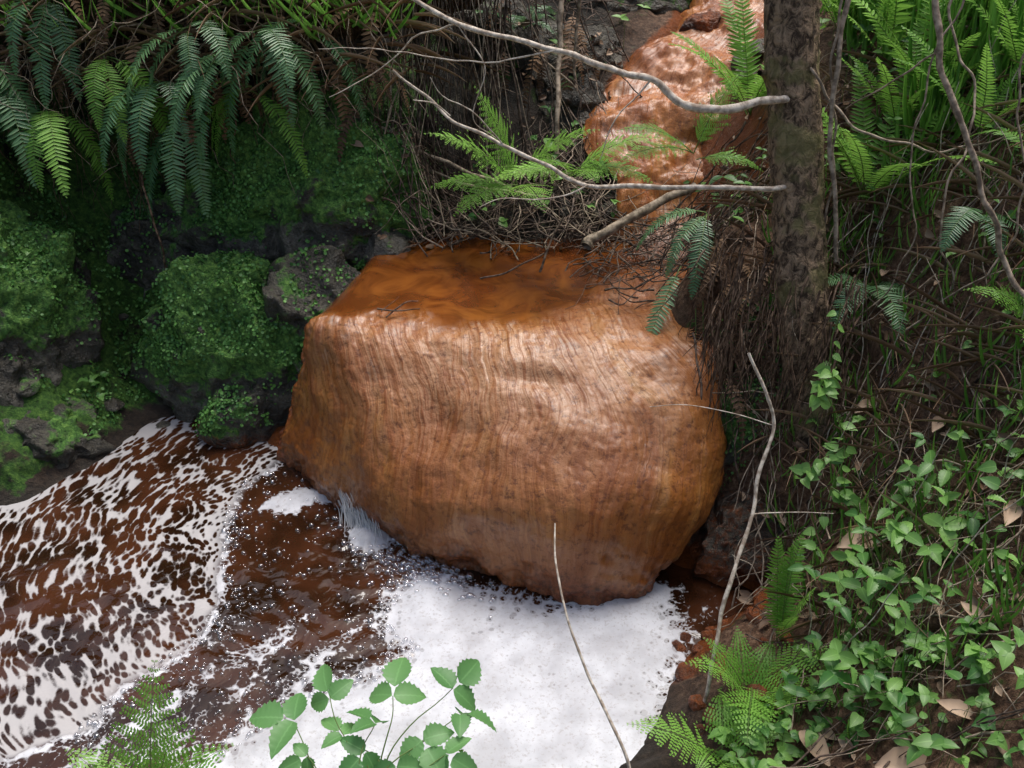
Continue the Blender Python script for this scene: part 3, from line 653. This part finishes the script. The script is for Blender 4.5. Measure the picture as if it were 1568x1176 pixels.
s.add(cm("106,255,172 98,265,160 92,275,150"),.003,.002,5,.01,20)
s.add(cm("118,270,190 110,268,165 108,262,140 112,258,115 105,262,92"),.003,.002,5,.02,40)
s.bake("vine_stem",M_TWIGM)
s=Tubes()
s.add(cm("11,195,70 11,185,64 14,175,56 19,165,46 28,150,33 30,146,8"),.0022,.005,6,.004,40,.12)
s.bake("dry_stalk",M_TWIG)
s=Tubes()
s.add(cm("65,235,96 70,230,86 73,227,77 69,220,67 67,213,56 60,200,41 55,187,21 54,184,10"),.0045,.0065,7,.006,50,.12)
s.add(cm("73,227,77 60,232,78 50,238,76 40,240,74"),.0016,.001,5,.003,20)
s.add(cm("67,213,56 76,212,58 88,210,60"),.0022,.001,5,.006,20)
s.bake("bare_stick",M_TWIG)
s=Tubes()
s.add(cm("-137,355,95 -134,350,62 -131,347,35 -132,343,12 -136,340,3"),.004,.005,6,.02,30)
s.add(cm("-140,345,4 -134,340,6 -130,345,14"),.006,.005,6,.01,14)
s.bake("trailing_root",M_ROOT)
s=Tubes()
s.add(cm("-48,314,63 -42,310,64 -33,311,65"),.004,.002,5,.01,12); s.add(cm("-44,308,63 -38,314,66 -34,316,65"),.003,.002,5,.01,12); s.add(cm("-46,311,63 -40,316,67"),.002,.001,5,.01,8)
s.add(cm("-12,335,63 0,338,65 12,345,69"),.004,.003,5,.01,14); s.add(cm("10,340,64 14,348,71 20,356,80"),.005,.004,5,.01,14); s.add(cm("60,292,66 62,278,59 62,266,50 60,258,43"),.004,.003,6,.015,30,.3)
s.bake("stranded_twigs",M_TWIGD)
s=Tubes()
for i in range(60):
    a=rng.uniform(.8,1.6); yy=rng.uniform(1.5,3.1); z_=gz(a,yy)[0]; h=rng.uniform(.12,.5); dx=rng.normal(0,.1)
    s.add([(a,yy,z_-.02),(a+dx*.4,yy,z_+h*.5),(a+dx,yy-.03,z_+h)],.0022,.001,5,.012,14)
s.bake("dead_stalks",M_TWIG)
# ---------------------------------------------------------------- tree
tree=bpy.data.objects.new("tree",None); COL.objects.link(tree)
tp=smoothpath(cm("103,256,25 99,263,47 92,275,80 87,295,126 82,310,170 79,325,230 80,340,320 84,350,430 92,360,560 100,370,680"),420)
nn=len(tp); th=np.linspace(0,2*math.pi,65)[:-1]; tgt=np.gradient(tp,axis=0); tgt/=np.linalg.norm(tgt,axis=1)[:,None]
a_=np.cross(tgt,(0,1,0)); a_/=np.linalg.norm(a_,axis=1)[:,None]; b_=np.cross(tgt,a_)
rad=np.interp(tp[:,2],[.2,.45,.7,1.8,4.3,6.8],[.12,.082,.074,.074,.06,.03])
V=tp[:,None]+rad[:,None,None]*(np.cos(th)[None,:,None]*a_[:,None]+np.sin(th)[None,:,None]*b_[:,None]); nv=V.reshape(-1,3)
nrm=(V-tp[:,None]).reshape(-1,3); q=nv*np.array([18,18,10]); nv=nv+nrm*(.14*fbm(nv*6,3)+.12*fbm(q,4,True)+.08*fbm(nv*50,3)-.10*np.clip(fbm(nv*np.array([9,9,55]),2)-.25,0,1))[:,None]
i=np.arange(nn*64).reshape(nn,64); j=np.roll(i,-1,1); mk("trunk",nv,[np.stack([i[:-1],j[:-1],j[1:],i[1:]],-1).reshape(-1,4)],M_BARK,parent=tree)
s=Tubes(); cb=Bag()
s.add([(.80,3.10,1.44),(.76,3.04,1.50),(.73,3.0,1.52)],.018,.008,7,0,6)
for k in range(14):
    z0=rng.uniform(5.0,6.6); az=rng.uniform(0,6.28); L=rng.uniform(.8,1.6); p0=np.array([np.interp(z0,tp[:,2],tp[:,0]),np.interp(z0,tp[:,2],tp[:,1]),z0])
    dv=np.array([math.cos(az),math.sin(az),.45]); pth=s.add([p0,p0+dv*L*.5+rng.normal(0,.08,3),p0+dv*L+np.array([0,0,-.1])],.025,.006,6,.05,20)
    for w in range(90):
        c=pth[rng.integers(5,20)]+rng.normal(0,.22,3)
        cb.add(T_OV,c,rng.normal(0,1,3)*np.array([1,1,.4]),np.array([0,0,1])+rng.normal(0,.4,3),rng.uniform(.05,.09),rng.uniform(.03,.05))
s.bake("limbs",M_BARK,tree); cb.bake("crown",M_LEAF,tree)
# ---------------------------------------------------------------- moss/liverwort leaves
b=Bag()
for ob,mo in ROCKS[:9]:
    me=ob.data; nvv=len(me.vertices); co=np.empty(nvv*3,np.float32); me.vertices.foreach_get("co",co); co=co.reshape(-1,3)
    no=np.empty(nvv*3,np.float32); me.vertex_normals.foreach_get("vector",no); no=no.reshape(-1,3)
    cl=fbm(co*9,3); msk=(mo+.9*fbm(co*5,3)>.60)&(no[:,2]>-.35)&(no[:,1]<.5)&(co[:,2]>.02); idx=np.nonzero(msk)[0]
    if len(idx)==0: continue
    for i_ in rng.choice(idx,min(len(idx)*1,2600)):
        p=co[i_]+rng.normal(0,.006,3); nn_=no[i_]; f=np.cross(nn_,rng.normal(0,1,3)); r=rng.uniform(.006,.015)
        b.add(T_HEX,p+nn_*rng.uniform(.001,.014),f+nn_*.3,nn_+rng.normal(0,.4,3)+np.array([0,-.1,.3]),r,r,np.clip(.45+.6*cl[i_]+rng.normal(0,.2),0,1))
for k in range(13000):
    a=rng.uniform(-2.3,-.3); yy=rng.uniform(3.2,4.4); z_,nm_=gz(a,yy,1.15)
    if z_<.05 or z_>1.05: continue
    nz_=noise.noise(Vector((a*3.5,yy*3.5,z_*3.5)))
    if nz_<-.06: continue
    r=rng.uniform(.007,.016); nn_=np.array(nm_)
    b.add(T_HEX,np.array([a,yy,z_])+nn_*.008,rng.normal(0,1,3),nn_+rng.normal(0,.45,3),r,r,np.clip(.35+nz_+rng.normal(0,.2),0,1))
for k in range(1500):
    a=rng.uniform(.66,.92); yy=rng.uniform(2.62,2.95); z_,nm_=gz(a,yy); r=rng.uniform(.006,.013); nn_=np.array(nm_)
    if noise.noise(Vector((a*7,yy*7,z_*7)))<-.02: continue
    b.add(T_HEX,np.array([a,yy,z_])+nn_*.006,rng.normal(0,1,3),nn_+rng.normal(0,.4,3),r,r)
b.bake("liverwort_moss",M_MOSSL)
# ---------------------------------------------------------------- right bank leafy plants
def leafy(name,nb,xr,yr,hr,Lr,tp_,mat,mask=None,wl=.8,thr=-.05):
    e=bpy.data.objects.new(name,None); COL.objects.link(e); b=Bag(); s=Tubes()
    for i in range(nb):
        a=rng.uniform(*xr); yy=rng.uniform(*yr)
        if mask is not None and noise.noise(Vector((a*4,yy*4,mask)))<thr: continue
        z_=gz(a,yy)[0]
        if z_<.05: continue
        h=rng.uniform(*hr); L=rng.uniform(*Lr)*rng.uniform(.55,1.2); az=rng.uniform(0,6.28); tip=np.array([a+math.cos(az)*h*.4,yy+math.sin(az)*h*.4,z_+h])
        s.add([(a,yy,z_),(a,yy,z_+h*.6),tip],.0012,.0008,4); v0=rng.random()
        for q_ in range(random.choice([1,2,2,3])):
            az2=az+q_*2.1+rng.normal(0,.3); f=(math.cos(az2),math.sin(az2),rng.uniform(-.35,.45))
            b.add(tp_,tip,f,np.array([0,-.15,1])+rng.normal(0,.35,3),L,L*wl,np.clip(v0+rng.normal(0,.15),0,1))
    b.bake("leaves",mat,e); s.bake("stems",M_STEM,e); return e
leafy("ground_ivy",400,(.78,1.35),(1.35,2.15),(.02,.14),(.020,.042),T_HEART,M_LEAF,1.3,.8,0.)
leafy("nettle",90,(.85,1.15),(1.6,2.1),(.10,.24),(.04,.065),T_SER,M_LEAF,5.3,.62,0.)
leafy("ground_ivy",320,(.95,1.7),(2.1,3.2),(.01,.12),(.014,.034),T_HEART,M_LEAF,8.1,.8,.05)
leafy("ground_ivy",160,(.55,.95),(1.45,1.8),(.01,.08),(.02,.04),T_HEART,M_LEAF,2.2)
leafy("woodland_herb",200,(.65,1.9),(3.0,4.0),(.02,.2),(.03,.055),T_OV,M_LEAF,4.2,.55)
leafy("woodland_herb",190,(-2.3,.5),(4.2,5.2),(.02,.2),(.03,.055),T_OV,M_LEAF,6.2,.55)
leafy("woodland_herb",40,(-.3,.5),(3.75,4.1),(.03,.12),(.025,.045),T_HEART,M_LEAF,None,.9)
leafy("seedling",20,(-1.9,-1.5),(3.2,3.5),(.02,.06),(.02,.03),T_HEART,M_LEAF,None,.9)
# climbing ivy
e=bpy.data.objects.new("climbing_ivy",None); COL.objects.link(e); b=Bag(); s=Tubes()
for pth in ["91,245,106 91,243,91 91,240,79 97,235,64 93,228,53 89,220,39 85,205,28","97,235,64 90,232,60 85,230,55","92,241,88 88,238,84 86,236,80","93,228,53 100,222,50 105,215,47"]:
    P_=s.add(cm(pth),.002,.002,5,.012,40)
    for i in range(1,40,2):
        az=rng.uniform(0,6.28); f=np.array([math.cos(az),math.sin(az)*.6-.3,rng.uniform(-.5,.2)]); L=rng.uniform(.022,.042)
        b.add(T_HEART,P_[i]+vn(f)*.012,f,np.array([0,-.6,.8])+rng.normal(0,.25,3),L,L*.85,.5+.5*rng.random())
b.bake("leaves",M_LEAF,e); s.bake("stems",M_STEM,e)
# bramble
e=bpy.data.objects.new("bramble",None); COL.objects.link(e); b=Bag(); s=Tubes()
def tri(o,f,L,up=(0,-.1,1)):
    f=vn(f); u=vn(np.array(up)+rng.normal(0,.30,3)); sd=vn(np.cross(f,u)); v0=rng.random()
    for (dd,k,off) in ((f,1,.25),(vn(f*.25+sd),.85,.02),(vn(f*.25-sd),.85,.02)):
        b.add(T_SER,np.array(o)+dd*L*off,dd+u*rng.uniform(-.35,.15),u,L*k*rng.uniform(.85,1.1),L*k*.76,np.clip(v0+rng.normal(0,.2),0,1))
root=(-.36,1.40,.08)
for tip,f,L in [((-.54,1.60,.36),(-.9,.15,.1),.11),((-.46,1.66,.37),(-.3,.8,.1),.085),((-.30,1.66,.38),(.1,1,.15),.105),((-.34,1.60,.35),(-.6,.4,0),.08),((-.15,1.68,.38),(.5,.6,.1),.10),((-.13,1.62,.36),(.8,-.1,0),.085),((-.22,1.56,.34),(.3,-.5,-.1),.10),((-.36,1.54,.32),(-.4,-.5,-.1),.08),((-.16,1.52,.34),(.7,-.5,0),.08),((-.5,1.52,.33),(-.6,-.4,0),.06),((-.28,1.50,.32),(.0,-.6,0),.09),((-.42,1.58,.33),(-.2,.2,0),.07)]:
    mdp=(np.array(root)+np.array(tip))/2+np.array([rng.normal(0,.03),rng.normal(0,.02),.07]); s.add([root,mdp,tip],.0028,.0012,5,.010,16); tri(tip,f,L)
b.bake("leaves",M_BRAM,e); s.bake("stems",M_STEM,e)
# grass
b=Bag()
for i in range(2000):
    a=rng.uniform(1.2,2.1); yy=rng.uniform(3.0,4.2)
    if noise.noise(Vector((a*3,yy*3,.5)))<-.15: continue
    z_=gz(a,yy)[0]; az=rng.uniform(0,6.28); b.add(T_GR,(a,yy,z_),(math.cos(az)*.6,math.sin(az)*.6,1),(math.cos(az),math.sin(az),.6),rng.uniform(.15,.38),rng.uniform(.004,.008))
for i in range(1500):
    a=rng.uniform(.85,1.7); yy=rng.uniform(1.6,3.3); z_=gz(a,yy)[0]; az=rng.uniform(0,6.28); b.add(T_GR,(a,yy,z_),(math.cos(az)*.7,math.sin(az)*.7,1),(math.cos(az),math.sin(az),.6),rng.uniform(.05,.18),rng.uniform(.0025,.005))
for i in range(450):
    a=rng.uniform(-1.9,-.4); yy=rng.uniform(3.85,4.1); z_=rng.uniform(1.35,1.6); az=rng.uniform(-2.6,-.5); b.add(T_GR,(a,yy,z_),(math.cos(az)*.8,math.sin(az)*.8,.5),(math.cos(az),math.sin(az),.6),rng.uniform(.12,.3),rng.uniform(.003,.006))
b.bake("grass",M_GRASS)
b=Bag()
for i in range(1200):
    a=rng.uniform(.85,1.8); yy=rng.uniform(1.9,3.5); z_=gz(a,yy)[0]; az=rng.uniform(0,6.28); b.add(T_GR,(a,yy,z_+.01),(math.cos(az),math.sin(az),rng.uniform(0,.8)),(math.cos(az),math.sin(az),1),rng.uniform(.08,.28),rng.uniform(.002,.004))
for i in range(300):
    a=rng.uniform(-1.9,-.3); yy=rng.uniform(3.82,4.1); z_=rng.uniform(1.2,1.55); az=rng.uniform(-2.8,-.3); b.add(T_GR,(a,yy,z_),(math.cos(az)*.8,math.sin(az)*.6,.1),(0,0,1),rng.uniform(.12,.35),rng.uniform(.002,.004))
b.bake("dry_grass",M_DEAD)
# dead leaves
b=Bag()
for (a,yy,L,az) in [(1.0,2.12,.16,.1),(.77,1.60,.13,-1.2),(1.08,2.50,.10,.4),(.93,1.46,.15,.0),(1.25,1.92,.10,1.),(1.12,1.72,.08,2.),(1.02,1.5,.09,2.6),(1.2,2.3,.08,.9),(.86,2.45,.07,1.9)]:
    z_=gz(a,yy)[0]; b.add(T_DEAD,(a-.5*L*math.cos(az),yy-.5*L*math.sin(az),z_+.03),(math.cos(az),math.sin(az),.06),(0,-.25,1),L,L*.45,.9)
for i in range(900):
    a=rng.uniform(.72,1.9); yy=rng.uniform(1.35,3.9); z_,n_=gz(a,yy); az=rng.uniform(0,6.28); L=rng.uniform(.02,.06)
    b.add(T_DEAD,(a,yy,z_+.008),(math.cos(az),math.sin(az),rng.uniform(-.2,.3)),np.array(n_)+rng.normal(0,.5,3),L,L*.5,rng.random()**2)
for i in range(260):
    a=rng.uniform(-.6,.75); yy=rng.uniform(3.62,4.6); z_,n_=gz(a,yy); az=rng.uniform(0,6.28); L=rng.uniform(.025,.06)
    b.add(T_DEAD,(a,yy,z_+.02),(math.cos(az),math.sin(az),rng.uniform(-.2,.3)),np.array(n_)+rng.normal(0,.4,3),L,L*.5,rng.random()**3*.7)
b.bake("leaf_litter",M_DEAD)
# ---------------------------------------------------------------- light, sky, camera
EL,AZ=math.radians(68),math.radians(26)   # azimuth measured from +Y toward +X
w=bpy.data.worlds.new("World"); SC.world=w; w.use_nodes=True; nt=w.node_tree; nt.nodes.clear()
sk=nt.nodes.new("ShaderNodeTexSky"); sk.sky_type='NISHITA'; sk.sun_disc=False; sk.sun_elevation=EL; sk.sun_rotation=AZ; sk.dust_density=5; sk.ozone_density=.5
bg=nt.nodes.new("ShaderNodeBackground"); bg.inputs[1].default_value=.15; ow=nt.nodes.new("ShaderNodeOutputWorld")
nt.links.new(sk.outputs[0],bg.inputs[0]); nt.links.new(bg.outputs[0],ow.inputs[0])
su=bpy.data.lights.new("sun",'SUN'); su.energy=3.2; su.angle=math.radians(30); su.color=(1,.98,.95); so=bpy.data.objects.new("sun",su); COL.objects.link(so)
dirv=Vector((math.sin(AZ)*math.cos(EL),math.cos(AZ)*math.cos(EL),math.sin(EL)))
so.rotation_euler=dirv.to_track_quat('Z','Y').to_euler(); so.location=(0,0,8)
cam=bpy.data.objects.new("camera",bpy.data.cameras.new("camera")); COL.objects.link(cam); SC.camera=cam
cam.data.sensor_width=36; cam.data.lens=36; cam.location=(0,0,2.5); cam.rotation_euler=(math.radians(55),0,0); cam.data.clip_start=.05; cam.data.clip_end=200
SC.view_settings.view_transform='Standard'; SC.view_settings.look='None'; SC.view_settings.exposure=0
